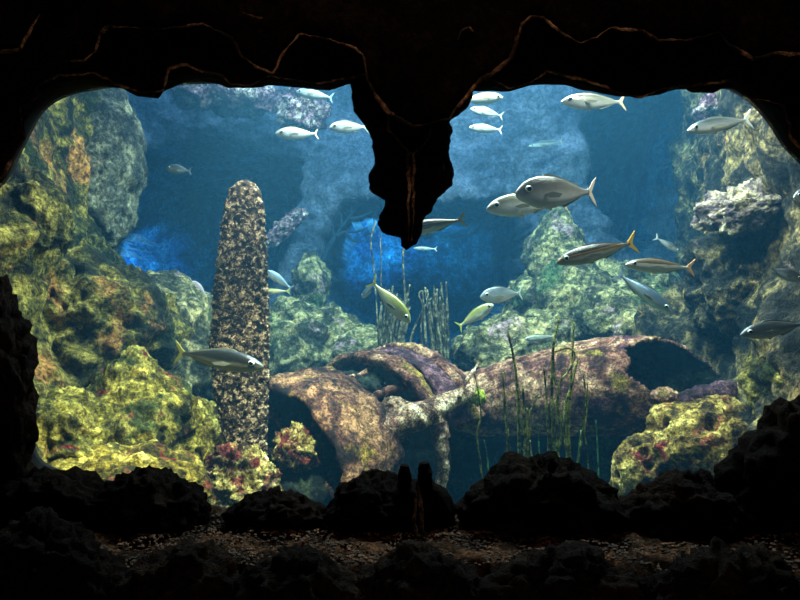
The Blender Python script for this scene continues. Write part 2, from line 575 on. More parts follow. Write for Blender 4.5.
LIP_BACK = [(-60, 215), (0, 179), (12, 158), (24, 138), (22, 128), (20, 108), (36, 98), (37, 86), (60, 75), (95, 73), (121, 86), (140, 92), (163, 91), (169, 68), (186, 64), (202, 71), (219, 73), (230, 84), (250, 86), (270, 76), (287, 79),
            (317, 84), (344, 78), (368, 74), (400, 72), (440, 74), (481, 79), (493, 79), (510, 88), (530, 83), (547, 71), (581, 79), (604, 86), (624, 94), (641, 97), (665, 88), (700, 84), (733, 81), (746, 96), (783, 105),
            (790, 125), (790, 135), (800, 148), (850, 168)]
LIP_FRONT = [(-60, 80), (0, 66), (40, 66), (71, 61), (84, 61), (95, 51), (101, 34), (108, 27), (135, 27), (162, 29), (203, 24), (216, 30), (233, 39), (240, 54), (255, 66), (273, 73), (285, 51), (300, 34), (321, 37), (355, 47), (365, 61), (368, 80),
             (376, 96), (388, 111), (412, 127), (429, 123), (449, 118), (462, 100), (481, 79), (493, 74), (510, 57), (516, 44), (522, 24), (530, 17), (543, 17), (564, 34), (581, 43), (597, 37), (611, 27), (645, 32), (658, 40),
             (689, 40), (719, 32), (733, 47), (753, 59), (773, 54), (850, 54)]
LIP_TOP = [(-60, 60), (0, 52), (20, 49), (30, 30), (40, 14), (60, -6), (100, -30)]
overhang('rock_slab', LIP_BACK, 1.90, 0.5, wf)
overhang('rock_slab', LIP_FRONT, 1.80, 0.9, wf)
overhang('rock_slab', LIP_TOP, 1.74, 0.6, wf)
crust('lit_edge_bead', LIP_BACK, 1.892, wf, 0.0046, 1)
crust('lit_edge_bead', LIP_FRONT[3:], 1.79, wf, 0.0056, 2)
crust('lit_edge_bead', LIP_TOP[:5], 1.73, wf, 0.0052, 3)
crust('lit_edge_bead', [(457, 40), (461, 30), (469, 27), (474, 31)], 1.79, wf, 0.004, 4)
crust('lit_edge_bead', [(241, 12), (250, 15), (262, 19)], 1.79, wf, 0.005, 5)

# --- window rim and pane
RIM = [(-70, 300), (-50, 235), (-20, 200), (4, 180), (22, 145), (40, 112), (60, 97), (90, 89), (150, 84), (400, 78), (650, 82), (720, 86), (742, 94), (757, 106), (772, 124), (787, 147), (815, 175), (845, 215), (860, 300),
       (850, 370), (815, 420), (760, 462), (690, 500), (600, 520), (460, 524), (300, 520), (180, 500), (120, 484), (90, 479), (64, 473), (46, 466), (36, 457), (28, 440), (10, 410), (-30, 370), (-60, 335)]


def rim_obj():
    pts = [P(x, y, 2.40) for x, y in RIM]
    base = catmull(pts + [pts[0]], 301)[:-1]
    cen = P(400, 300, 2.40)
    prof = [(0.0, 1.0), (-0.06, 1.0), (-0.08, 1.015), (-0.08, 1.12), (0.02, 1.12), (0.02, 1.0)]
    n = len(base)
    verts, faces = [], []
    for dy, s in prof:
        for p in base:
            q = cen + (p - cen) * s
            q.y = 2.40 + dy
            verts.append(q)
    for k in range(len(prof)):
        for i in range(n):
            j = (i + 1) % n
            k2 = (k + 1) % len(prof)
            faces.append([k * n + i, k2 * n + i, k2 * n + j, k * n + j])
    return verts, faces, base


rv, rf, rbase = rim_obj()
win = struct(mesh_obj('window_1', rv, rf, M['rim']))
gm, gnt, gout = new_mat('window_acrylic')
g1 = gnt.nodes.new('ShaderNodeBsdfTransparent')
g2 = gnt.nodes.new('ShaderNodeBsdfGlossy')
g2.inputs['Roughness'].default_value = 0.02
gx = gnt.nodes.new('ShaderNodeMixShader')
gf = gnt.nodes.new('ShaderNodeFresnel')
gf.inputs['IOR'].default_value = 1.15
gnt.links.new(gf.outputs[0], gx.inputs[0])
gnt.links.new(g1.outputs[0], gx.inputs[1])
gnt.links.new(g2.outputs[0], gx.inputs[2])
gnt.links.new(gx.outputs[0], gout.inputs['Surface'])
nb = len(rbase)
mesh_obj('window_pane', [p + Vector((0, 0.0, 0)) for p in rbase] + [p + Vector((0, 0.018, 0)) for p in rbase],
         [list(range(nb)), list(range(2 * nb - 1, nb - 1, -1))] + [[i, (i + 1) % nb, nb + (i + 1) % nb, nb + i] for i in range(nb)], gm, win, smooth=False)

# --- water filling the tank
wm, wnt, wout = new_mat('tank_water')
va = wnt.nodes.new('ShaderNodeVolumeAbsorption')
va.inputs['Color'].default_value = (0.06, 0.74, 0.90, 1)
va.inputs['Density'].default_value = 0.14
vs = wnt.nodes.new('ShaderNodeVolumeScatter')
vs.inputs['Color'].default_value = (0.13, 0.50, 0.88, 1)
vs.inputs['Density'].default_value = 0.018
vs.inputs['Anisotropy'].default_value = 0.15
ad = wnt.nodes.new('ShaderNodeAddShader')
wnt.links.new(va.outputs[0], ad.inputs[0])
wnt.links.new(vs.outputs[0], ad.inputs[1])
wnt.links.new(ad.outputs[0], wout.inputs['Volume'])
x0, x1, y0, y1, z0, z1 = -6, 6.4, 2.43, 12.6, -0.7, 6.9
water = mesh_obj('water', [(x, y, z) for x in (x0, x1) for y in (y0, y1) for z in (z0, z1)],
                 [[0, 1, 3, 2], [4, 6, 7, 5], [0, 4, 5, 1], [2, 3, 7, 6], [0, 2, 6, 4], [1, 5, 7, 3]], wm, smooth=False)
struct(water)

# --- the visitors' ledge: rough gravel shelf under the window
FRONT_EDGE = [(0, 1.80), (0.06, 1.74), (0.11, 1.78), (0.16, 1.68), (0.21, 1.60), (0.28, 1.66), (0.4, 1.62), (0.55, 1.66), (0.7, 1.66), (0.8, 1.6), (0.9, 1.62), (1, 1.55)]


def ledge_fn(u, v):
    x = -2.2 + 4.4 * u
    fy = lerp_table(max(0, min(1, (x + 1.25) / 2.5)), FRONT_EDGE) + 0.04 * fr((x, 0, 0), 6, 4)
    if v < 0.5:
        k = v / 0.5
        y = 2.12 + (fy - 2.12) * k
        z = 0.80 + 0.012 * k
        z -= 0.05 * sstep(0.85, 1.0, k)
    else:
        k = (v - 0.5) / 0.5
        y = fy - 0.10 * math.sin(k * 2.4)
        z = 0.762 - 0.9 * k
    return Vector((x, y, z))


struct(grid_mesh('ledge', 260, 60, ledge_fn, M['ledgestone'], amp=0.02, s=5, seed=8, fine=0.016, fs=22))

# gravel on the ledge
V, Fc = ico(1)
gv, gf_ = [], []
rr = random.Random(5)
for i in range(8000):
    x = rr.uniform(-1.45, 1.45)
    fy = lerp_table(max(0, min(1, (x + 1.25) / 2.5)), FRONT_EDGE)
    y = rr.uniform(fy + 0.0, 2.1)
    r = rr.uniform(0.002, 0.0062)
    c = Vector((x, y, 0.806 + 0.012 * (2.12 - y) / 0.5 + 0.02 * fr((x, y, 0), 5, 3)))
    b = len(gv)
    for v in V:
        gv.append(c + Vector((v.x * r * rr.uniform(0.8, 1.3), v.y * r * rr.uniform(0.8, 1.3), v.z * r * 0.8)))
    gf_ += [[b + k for k in f] for f in Fc]
gr = mesh_obj('gravel', gv, gf_, M['gravel'], smooth=False)
gr['kind'] = 'stuff'
tag(gr, 'brown gravel scattered along the dark ledge under the window', 'gravel')

# ================================================================== dark stones standing on the ledge
def dome(c_px, Y, rx, ry, rz=0.1, seed=0, amp=0.2, sub=5, label='', name='dark_boulder', group='dark boulders along the window ledge', s=2.2, mat='black'):
    c = P(c_px[0], c_px[1], Y)
    o = boulder(name, c, (rx / F * Y, rz, ry / F * Y), M[mat], sub, amp, s, seed, fine=0.09, shape=lambda p, v: Vector((p.x * (1.12 - 0.5 * max(0, v.z) ** 1.5), p.y, p.z)))
    recenter(o)
    tag(o, label, 'rock', group)
    return o


dome((150, 512), 1.99, 52, 42, 0.11, 1, label='black boulder with a blunt peak between the yellow rocks and the ledge')
dome((276, 516), 1.99, 46, 25, 0.09, 2, label='small low black boulder below the dark cowling opening')
dome((375, 515), 1.99, 44, 42, 0.11, 3, label='rounded black boulder just left of the broken two-pronged stalagmite')
dome((540, 512), 1.98, 72, 54, 0.14, 4, label='broad black boulder in front of the olive reeds')
dome((690, 520), 1.98, 72, 46, 0.13, 5, label='long low black boulder below the yellow porous rock')
dome((800, 490), 1.97, 68, 88, 0.13, 6, label='tall black boulder rising at the lower right corner of the window')
dome((50, 512), 1.98, 70, 40, 0.12, 7, label='flat black boulder at the lower left corner of the window')
dome((2, 400), 2.0, 24, 120, 0.10, 8, label='upright black rock column against the left edge of the window', name='rock_column', amp=0.12, group=None)

GF = 'stones along the front of the ledge'
for (x, y, rx, ry, sd, lab) in ((40, 580, 78, 60, 71, 'dark stone at the front of the ledge, furthest left'), (185, 600, 66, 54, 72, 'dark stone at the front of the ledge below the peaked boulder'),
                                (300, 604, 62, 52, 73, 'dark stone at the front of the ledge below the small low boulder'), (420, 600, 60, 54, 74, 'dark stone at the front of the ledge below the pronged stalagmite'),
                                (565, 606, 88, 56, 75, 'wide dark stone at the front of the ledge below the broad boulder'), (735, 606, 92, 58, 76, 'dark stone at the front of the ledge, furthest right')):
    dome((x, y), 1.56, rx, ry, 0.09, sd, label=lab, group=GF)

# broken stalagmite with two prongs
st = thing('stalagmite', 'broken black stalagmite with two upright prongs on the ledge', 'stalagmite', P(418, 545, 1.97))
tube('prong', [P(402, 545, 1.97), P(402, 500, 1.97), P(404, 480, 1.97), P(404, 465, 1.97)], [0.05, 0.042, 0.028, 0.016], M['black'], st, 16, 36, 0.4, 16)
tube('prong', [P(432, 545, 1.97), P(431, 505, 1.97), P(426, 480, 1.97), P(424, 463, 1.97)], [0.055, 0.048, 0.034, 0.016], M['black'], st, 16, 36, 0.4, 16)
boulder('base', P(420, 522, 1.99), (0.11, 0.08, 0.13), M['black'], 4, 0.15, 2, 31, parent=st)
crust('lit_edge_bead', [(417, 481), (416, 500), (415, 520), (416, 540)], 1.865, st, 0.006, 6)
crust('lit_edge_bead', [(417, 481), (420, 500), (422, 520), (423, 538), (428, 544)], 1.865, st, 0.006, 7)

# hanging stalactite
STAL_L = [(440, 60), (350, 62), (352, 96), (353, 108), (365, 125), (372, 140), (375, 165), (369, 175), (370, 190), (385, 200), (385, 205), (377, 222), (383, 233), (395, 236), (400, 233), (402, 246), (406, 250)]
STAL_R = [(440, 60), (476, 62), (472, 95), (470, 104), (462, 113), (449, 120), (452, 130), (449, 145), (449, 160), (454, 170), (452, 185), (436, 200), (431, 212), (424, 217), (420, 235), (418, 242), (406, 250)]


def stalactite():
    Y = 2.0
    root = thing('stalactite', 'ragged black stalactite hanging from the middle of the frame', 'stalactite', P(410, 62, Y))

    def edge(line, py):
        for (ax, ay), (bx, by) in zip(line[1:], line[2:]):
            if ay <= py <= by and by > ay:
                return ax + (bx - ax) * (py - ay) / (by - ay)
        return line[-1][0]
    rows, n = 90, 40
    verts, faces = [], []
    for j in range(rows + 1):
        py = 62 + (250 - 62) * j / rows
        l, r = edge(STAL_L, py), edge(STAL_R, py)
        w = (r - l) / 2 / F * Y
        c = P((l + r) / 2, py, Y)
        dpt = min(0.12, 0.03 + w * 0.75)
        for k in range(n):
            th = 2 * PI * k / n
            cx, sy = math.cos(th), math.sin(th)
            p = c + Vector((cx * w, (-sy) * dpt * (0.8 + 0.2 * abs(cx)), 0))
            q = p + Vector((0, 0, 0))
            p.y += 0.03 * fr(q, 14, 4)
            p.x += 0.006 * fr(q + Vector((4, 4, 4)), 40, 3)
            verts.append(p)
    for j in range(rows):
        for k in range(n):
            faces.append([j * n + k, (j + 1) * n + k, (j + 1) * n + (k + 1) % n, j * n + (k + 1) % n])
    faces.append([rows * n + k for k in range(n)])
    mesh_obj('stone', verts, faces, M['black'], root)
    crust('lit_edge_bead', [(388, 111), (388, 122), (389, 130), (400, 143), (409, 153), (414, 153), (421, 146), (430, 138), (430, 125)], 1.862, root, 0.005, 8)
    crust('lit_edge_bead', [(408, 153), (409, 180), (408, 210), (409, 240)], 1.868, root, 0.0045, 9)
    crust('lit_edge_bead', [(414, 153), (413, 180), (414, 210), (412, 240)], 1.868, root, 0.0045, 10)


stalactite()

# ================================================================== rocks in the tank
def rock(px, py, Y, rx, ry, rz, mat, label, seed=0, amp=0.2, s=1.6, sub=5, name='boulder', group=None, rot=0.0, **kw):
    o = boulder(name, P(px, py, Y), (rx / F * Y, rz, ry / F * Y), M[mat], sub, amp, s, seed, rot, **kw)
    recenter(o)
    tag(o, label, 'rock', group)
    return o


# left slope
rock(95, 340, 4.6, 78, 84, 0.7, 'left', 'dark olive rock face bulging out of the left wall', 11, 0.24, 1.6, 6)
rock(28, 222, 3.9, 36, 50, 0.3, 'left', 'brown and gold rock shelf high on the left wall', 12, 0.16, 1.8, 6)
rock(92, 165, 5.6, 46, 92, 0.45, 'grey', 'grey brown rock pillar beside the blue recess, left of the propeller blade', 67, 0.12, 1.6, 6)
rock(132, 425, 3.9, 58, 76, 0.4, 'cone', 'cone shaped olive yellow rock with red crust, left of the propeller blade', 13, 0.16, 2.2, 6, fine=0.05, shape=lambda p, v: Vector((p.x * (1.15 - 0.7 * max(0, v.z)), p.y * (1.1 - 0.5 * max(0, v.z)), p.z)))
rock(62, 440, 3.5, 52, 46, 0.4, 'cone', 'rounded green rock at the lower left of the tank', 14, 0.25, 1.8, 6)
rock(110, 495, 3.3, 95, 44, 0.4, 'leftlow', 'bright yellow rock lying just behind the black ledge', 15, 0.14, 2.2, 6)
rock(192, 470, 4.3, 50, 66, 0.4, 'leftlow', 'yellow rock with red tufts beside the blade foot', 16, 0.24, 2.0, 6)
rock(175, 375, 5.6, 55, 95, 0.9, 'backgreen', 'green grey slope rising behind the yellow cone rock', 17, 0.2, 1.7, 6)
rock(236, 490, 3.82, 40, 42, 0.2, 'hub', 'red and yellow crusted rock under the foot of the propeller blade', 18, 0.22, 2.4, 6, fine=0.09)
# back mounds
rock(303, 362, 6.9, 62, 58, 0.7, 'backgreen', 'grey green mound between the blade and the blue cave', 21, 0.26, 1.7, 6)
rock(312, 286, 7.4, 17, 32, 0.3, 'backgreen', 'small pale knob on the left lip of the blue cave', 22, 0.25, 1.7)
rock(600, 335, 7.2, 98, 78, 0.8, 'backgreen', 'tall speckled mound behind the broken fuselage', 23, 0.28, 1.7, 6)
rock(555, 268, 7.4, 30, 58, 0.4, 'backgreen', 'tall rock column at the right lip of the blue cave', 34, 0.2, 1.7, 6)
rock(520, 355, 6.4, 62, 38, 0.6, 'backgreen', 'low green mound behind the wreck, right of the blue cave', 24, 0.24, 1.8, 6)
rock(640, 330, 6.4, 52, 40, 0.6, 'backgreen', 'speckled rock behind the torn end of the fuselage', 25, 0.24, 1.8, 6)
rock(690, 345, 5.6, 45, 60, 0.5, 'right', 'mossy green rock behind the torn hole in the wreck', 26, 0.25, 1.8)
for (px, py, Y, rx, ry, rz, lab, sd, rt) in (
        (225, 95, 7.5, 55, 17, 0.35, 'wide pink crusted rock under the top of the frame at upper left', 61, 0.1),
        (303, 110, 7.5, 26, 24, 0.3, 'pink crusted rock just behind the pale bream left of the stalactite', 62, 0.0),
        (284, 228, 7.6, 27, 8, 0.12, 'thin pink crusted ridge right of the propeller blade', 63, -0.7),
        (724, 106, 6.2, 24, 13, 0.3, 'pink crusted knob at the top of the right wall', 64, 0.0),
        (727, 138, 6.2, 17, 6, 0.2, 'small pink crusted knob under the silver mackerel on the right wall', 65, -0.3)):
    rock(px, py, Y, rx, ry, rz, 'pink', lab, sd, 0.3, 2.0, rot=rt)
rock(362, 356, 6.8, 46, 26, 0.5, 'backgreen', 'low grey green mound behind the leaning grey reeds', 66, 0.2, 1.7)
# right
rock(762, 200, 4.7, 66, 20, 0.35, 'ledge', 'cream and purple rock ledge jutting from the right wall', 27, 0.3, 2.2, 6, rot=-0.38)
rock(735, 285, 5.0, 40, 60, 0.4, 'right', 'dark brown rock buttress under the cream ledge', 28, 0.3, 1.8, 6)
rock(785, 385, 3.9, 28, 48, 0.35, 'left', 'yellow mossy rock at the right edge of the window', 29, 0.28, 1.8)
# under the fuselage, right
rock(706, 458, 4.25, 58, 56, 0.36, 'porous', 'pale yellow pitted rock with red patches under the torn fuselage', 30, 0.2, 1.8, 6, pits=0.08, pit_s=6)
rock(645, 478, 4.3, 34, 44, 0.22, 'porous', 'shaded honeycombed rock under the right end of the wreck', 33, 0.1, 1.6, 6, pits=0.06, pit_s=9)

# ================================================================== propeller blade
def propeller_blade():
    Y = 4.0
    prof = [(0.0, 227, 266), (0.10, 223, 267), (0.25, 214, 268), (0.42, 210, 270), (0.58, 212, 269), (0.72, 217, 267), (0.84, 221, 265), (0.92, 225, 263), (0.965, 229, 260), (0.99, 236, 254), (1.0, 242, 249)]
    L = [(t, l) for t, l, r in prof]
    R = [(t, r) for t, l, r in prof]
    rows, n = 230, 130
    base = P(246, 466, Y)
    verts, faces = [], []
    for j in range(rows + 1):
        t = j / rows
        t = t if t < 0.9 else 0.9 + 0.1 * math.sin((t - 0.9) / 0.1 * PI / 2)
        py = 466 - (466 - 180) * t
        l, r = lerp_table(t, L), lerp_table(t, R)
        w = (r - l) / 2 / F * Y
        c = P((l + r) / 2, py, Y)
        tw = 0.35 - 0.35 * t
        th_ = 0.055 * (1 - 0.55 * t) * min(1, w / 0.1)
        for k in range(n):
            a = 2 * PI * k / n
            x, y = math.cos(a) * w, math.sin(a) * (th_ + 0.3 * w * 0.3)
            p = c + Vector((x, y - 0.15 * tw * x, 0))
            nrm = Vector((math.cos(a) / w, math.sin(a) / max(th_, 0.01), 0)).normalized()
            d = 0.016 * (0.55 - vor(p, 34)[0]) + 0.012 * fr(p, 30, 3) + 0.006 * fr(p, 90, 2)
            verts.append(p + nrm * d * min(1, w / 0.06))
    for j in range(rows):
        for k in range(n):
            faces.append([j * n + k, j * n + (k + 1) % n, (j + 1) * n + (k + 1) % n, (j + 1) * n + k])
    faces.append([rows * n + k for k in range(n)])
    o = mesh_obj('propeller_blade', verts, faces, M['blade'])
    recenter(o)
    tag(o, 'upright propeller blade covered in rough barnacle crust', 'propeller blade')


propeller_blade()

# ================================================================== the aeroplane wreck
FC = P(283, 477, 4.22)
AX = Vector((0.65, 0.75, 0.065)).normalized()
SX = Vector((AX.y, -AX.x, 0)).normalized()      # sideways across the axis, towards the camera's right
UPV = SX.cross(AX)
if UPV.z < 0:
    UPV = -UPV
wreck = thing('plane_wreck', 'sunken aeroplane wreck with an open cowling and a torn fuselage, encrusted all over', 'plane wreck', (0.1, 4.8, -0.35))


def axp(s, r, th):
    return FC + AX * s + (SX * math.cos(th) + UPV * math.sin(th)) * r


def revolve(name, prof, mat, n=120, th0=0.0, th1=2 * PI, rough=0.012, rs=5, cut=None, mats=None, inner_from=None):
    """closed profile [(s, r)...] swept about the engine axis"""
    full = abs(th1 - th0 - 2 * PI) < 1e-6
    m = n if full else n + 1
    verts, faces, mi = [], [], []
    # refine the profile
    pr = []
    for (a, b) in zip(prof, prof[1:] + prof[:1]):
        d = math.hypot(b[0] - a[0], b[1] - a[1])
        k = max(1, int(d / 0.025))
        for q in range(k):
            pr.append((a[0] + (b[0] - a[0]) * q / k, a[1] + (b[1] - a[1]) * q / k))
    q_ = len(pr)
    for i in range(m):
        th = th0 + (th1 - th0) * i / n
        for (s, r) in pr:
            p = axp(s, r, th)
            e = rough * (fr(p, rs, 5) + 0.4 * fr(p, rs * 5, 3))
            verts.append(axp(s + e * 0.5, r + e, th))
    for i in range(n):
        for k in range(q_):
            f = [i * q_ + k, ((i + 1) % m) * q_ + k, ((i + 1) % m) * q_ + (k + 1) % q_, i * q_ + (k + 1) % q_]
            if cut and cut(pr[k][0], th0 + (th1 - th0) * (i + 0.5) / n):
                continue
            faces.append(f)
    return mesh_obj(name, verts, faces, mat, wreck)


R0 = 0.635
# cowling: rolled front lip, drum, ragged rear
cow = revolve('cowling', [(0.01, R0 * 0.905), (-0.03, R0 * 0.925), (-0.025, R0 * 0.965), (0.06, R0 * 1.03), (0.26, R0 * 1.06), (0.45, R0 * 1.04), (0.45, R0 * 0.99), (0.26, R0 * 1.01), (0.08, R0 * 0.97), (0.04, R0 * 0.91)], M['cowl'], 150, rough=0.03)
# dark lining inside the cowling
cone = revolve('firewall', [(0.42, 0.02), (0.42, R0 * 0.97), (0.44, R0 * 0.97), (0.44, 0.02)], M['inside'], 80, rough=0.02)
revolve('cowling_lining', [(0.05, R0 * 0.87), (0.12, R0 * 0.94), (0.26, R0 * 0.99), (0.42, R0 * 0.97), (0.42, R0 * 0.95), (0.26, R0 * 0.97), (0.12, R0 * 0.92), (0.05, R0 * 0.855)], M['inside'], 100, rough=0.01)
# engine: crankcase, radial cylinders, pipes
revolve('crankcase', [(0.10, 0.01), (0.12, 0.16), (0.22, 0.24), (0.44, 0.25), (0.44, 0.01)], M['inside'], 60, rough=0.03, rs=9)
for k in range(7):
    th = 2 * PI * k / 7 + 0.25
    tube('engine_cylinder', [axp(0.28, 0.2, th), axp(0.28, 0.4, th), axp(0.28, 0.56, th)], [0.075, 0.085, 0.08], M['inside'], wreck, 14, 14, 0.15, 20)
for th, th2, s in ((0.6, 1.15, 0.1), (1.7, 2.3, 0.12), (2.7, 3.2, 0.1), (0.1, -0.4, 0.12)):
    tube('exhaust_pipe', [axp(s, 0.24, th), axp(s - 0.04, 0.42, (th + th2) / 2), axp(s + 0.06, 0.56, th2)], [0.03, 0.028, 0.03], M['cowl'], wreck, 10, 16, 0.25, 20)
# spinner and its crust
spn = boulder('propeller_hub', P(298, 447, 4.1), (0.15, 0.16, 0.135), M['hub'], 5, 0.28, 2.6, 41, parent=wreck, fine=0.12)
spn['label'] = 'lumpy hub under red and yellow growth'
boulder('propeller_spinner', P(302, 492, 4.14), (0.19, 0.18, 0.2), M['inside'], 5, 0.12, 2, 42, parent=wreck)
for (px, py, r, sd) in ((327, 476, 0.055, 43), (321, 505, 0.045, 44), (318, 458, 0.03, 45), (283, 447, 0.04, 46)):
    boulder('coral_knob', P(px, py, 4.18), (r * 0.8, r, r * 1.1), M['hub'], 4, 0.3, 2.4, sd, parent=wreck, fine=0.1)

# ring frame behind the cowling
revolve('ring_frame', [(0.81, 0.64), (0.79, 0.69), (0.81, 0.725), (0.92, 0.73), (0.935, 0.70), (0.92, 0.64)], M['skin'], 130, 0.22, 3.4, rough=0.022)
# engine bay lumps between cowling and ring
boulder('engine_mount', axp(0.68, 0.50, 0.62), (0.12, 0.14, 0.17), M['pale'], 5, 0.25, 2, 47, parent=wreck, fine=0.08)
boulder('engine_mount', axp(0.72, 0.42, 1.55), (0.22, 0.2, 0.16), M['inside'], 5, 0.25, 2, 48, parent=wreck, fine=0.08)
tube('engine_bearer', [axp(0.5, 0.56, 0.95), axp(0.7, 0.58, 0.98), axp(0.92, 0.6, 0.95)], [0.03, 0.026, 0.03], M['skin'], wreck, 10, 20, 0.3, 14)
tube('engine_bearer', [axp(0.5, 0.56, 1.55), axp(0.7, 0.56, 1.5), axp(0.92, 0.62, 1.55)], [0.024, 0.022, 0.024], M['skin'], wreck, 10, 20, 0.3, 14)
# forward fuselage drum
fwd = revolve('forward_fuselage', [(1.02, 0.62), (1.01, 0.69), (1.08, 0.715), (1.26, 0.705), (1.42, 0.62), (1.58, 0.48), (1.70, 0.36), (1.68, 0.33), (1.42, 0.54), (1.24, 0.63), (1.08, 0.65)], M['purple'], 130, 0.3, 3.6, rough=0.025)
revolve('ring_frame', [(1.23, 0.66), (1.22, 0.715), (1.25, 0.745), (1.35, 0.735), (1.38, 0.66)], M['skin'], 130, 0.3, 3.4, rough=0.02)
revolve('shoulder_panel', [(1.36, 0.65), (1.36, 0.69), (1.46, 0.66), (1.60, 0.56), (1.74, 0.42), (1.72, 0.39), (1.58, 0.53), (1.44, 0.62)], M['skin'], 100, 0.3, 3.4, rough=0.025)
revolve('bulkhead', [(1.02, 0.01), (1.02, 0.60), (1.05, 0.60), (1.05, 0.01)], M['inside'], 60, rough=0.015)

# side longeron and hanging strut, pale with crust
lg = [P(376, 430, 4.24), P(388, 426, 4.2), P(412, 418, 4.27), P(436, 407, 4.38), P(455, 399, 4.5), P(474, 389, 4.68)]
lo_ = tube('longeron', lg, [0.088, 0.094, 0.08, 0.06, 0.045], M['pale'], wreck, 22, 60, 0.14, 9)
lo_['label'] = 'pale crusted side beam'
stt = tube('landing_strut', [P(437, 410, 4.36), P(439, 430, 4.34), P(443, 455, 4.32), P(441, 480, 4.32), P(434, 505, 4.32), P(432, 540, 4.32)], [0.06, 0.05, 0.042, 0.045, 0.04, 0.045], M['pale'], wreck, 16, 60, 0.3, 12)
stt['label'] = 'pale crusted strut hanging to the floor'
tube('landing_strut', [P(398, 440, 4.5), P(397, 470, 4.5), P(399, 520, 4.5)], [0.03, 0.028, 0.03], M['cowl'], wreck, 10, 30, 0.3, 12)
rod = tube('antenna_rod', [P(459, 398, 4.42), P(466, 382, 4.5), P(479, 363, 4.6)], [0.016, 0.013, 0.010], M['pale'], wreck, 8, 20, 0.2, 20)
rod['label'] = 'thin white rod leaning against the fuselage'

# rear fuselage: a lofted tube with a torn end
RF = [P(440, 398, 5.45), P(475, 402, 5.25), P(520, 396, 5.1), P(580, 389, 4.95), P(640, 384, 4.82), P(700, 384, 4.72), P(742, 388, 4.66)]
RR = [(0, 0.20), (0.12, 0.25), (0.28, 0.30), (0.48, 0.355), (0.66, 0.37), (0.85, 0.33), (1.0, 0.22)]
CUT = [(-180, 0.99), (-150, 0.93), (-120, 0.86), (-95, 0.80), (-70, 0.72), (-45, 0.715), (-20, 0.72), (0, 0.70), (18, 0.66), (38, 0.665), (55, 0.655), (75, 0.73), (92, 0.76), (105, 0.775), (125, 0.84), (150, 0.93), (180, 0.99)]


def rear_fuselage():
    rows, n = 170, 110
    path = catmull(RF, rows + 1)
    verts, faces = [], []
    for i, p in enumerate(path):
        t = (path[min(i + 1, rows)] - path[max(i - 1, 0)]).normalized()
        side = t.cross(Vector((0, 0, 1))).normalized()     # towards the camera
        if side.y > 0:
            side = -side
        up = side.cross(t)
        if up.z < 0:
            up = -up
        r0 = lerp_table(i / rows, RR)
        for k in range(n):
            th = 2 * PI * k / n
            d = side * math.cos(th) + up * math.sin(th)
            q = p + d * r0
            rr_ = r0 * (1 + 0.05 * fr(q, 3.0, 4) + 0.02 * fr(q, 14, 3))
            # dented seam along the shoulder
            rr_ -= 0.02 * math.exp(-((math.degrees(th) - 68) / 5) ** 2)
            verts.append(p + d * rr_)
    for i in range(rows):
        for k in range(n):
            th = math.degrees(2 * PI * (k + 0.5) / n)
            if th > 180:
                th -= 360
            lim = lerp_table(th, CUT) + 0.018 * N.noise(Vector((th * 0.07, 1.3, 0))) + 0.012 * N.noise(Vector((th * 0.25, 5.3, i * 0.05)))
            if i / rows > lim:
                continue
            faces.append([i * n + k, i * n + (k + 1) % n, (i + 1) * n + (k + 1) % n, (i + 1) * n + k])
    o = mesh_obj('rear_fuselage', verts, faces, M['skin'], wreck)
    bm = bmesh.new()
    bm.from_mesh(o.data)
    bmesh.ops.delete(bm, geom=[v for v in bm.verts if not v.link_faces], context='VERTS')
    bmesh.ops.recalc_face_normals(bm, faces=bm.faces)
    # thickness: the outer skin keeps its crust, the inner one has the hollow's shade painted in
    cen = sum((v.co for v in bm.verts), Vector()) / len(bm.verts)
    bm.to_mesh(o.data)
    bm.free()
    o.data.materials.append(M['inside'])
    md = o.modifiers.new('skin', 'SOLIDIFY')
    md.thickness = 0.03
    md.offset = -1
    md.material_offset = 1
    md.material_offset_rim = 0
    return o


rear_fuselage()
# tongue of bent metal and lumps at the torn mouth
tg = [P(668, 400, 4.5), P(695, 398, 4.5), P(735, 385, 4.6)]
tube('torn_flap', [P(676, 402, 4.48), P(700, 399, 4.46), P(722, 393, 4.5), P(738, 384, 4.6)], [0.05, 0.085, 0.08, 0.02], M['purple'], wreck, 18, 40, 0.2, 8)
boulder('crust_lump', P(664, 398, 4.5), (0.09, 0.1, 0.08), M['skin'], 4, 0.3, 2, 51, parent=wreck)
# added dark sheet standing in for the shade under the fuselage
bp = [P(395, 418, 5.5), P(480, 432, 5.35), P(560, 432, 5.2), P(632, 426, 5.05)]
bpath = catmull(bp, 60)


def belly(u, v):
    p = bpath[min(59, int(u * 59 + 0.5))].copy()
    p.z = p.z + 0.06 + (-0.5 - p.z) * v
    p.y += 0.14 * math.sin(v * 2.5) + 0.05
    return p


grid_mesh('shade_sheet', 60, 40, belly, M['inside'], wreck, amp=0.02, s=2, seed=4, fine=0.02)

# ================================================================== plants
def plant(name, label, base, stems, mat, group=None, cat='seaweed', r=0.012, n=7, lean=0.05):
    """stems: lists of points, each one stalk"""
    root = thing(name, label, cat, base, group)
    for k, (pts, rad) in enumerate(stems):
        tube('stem', pts, rad, mat, root, n, max(16, len(pts) * 8), 0.25, 25)
    return root


def stalk(Y, *px):
    return [P(x, y, Y) for x, y in px]


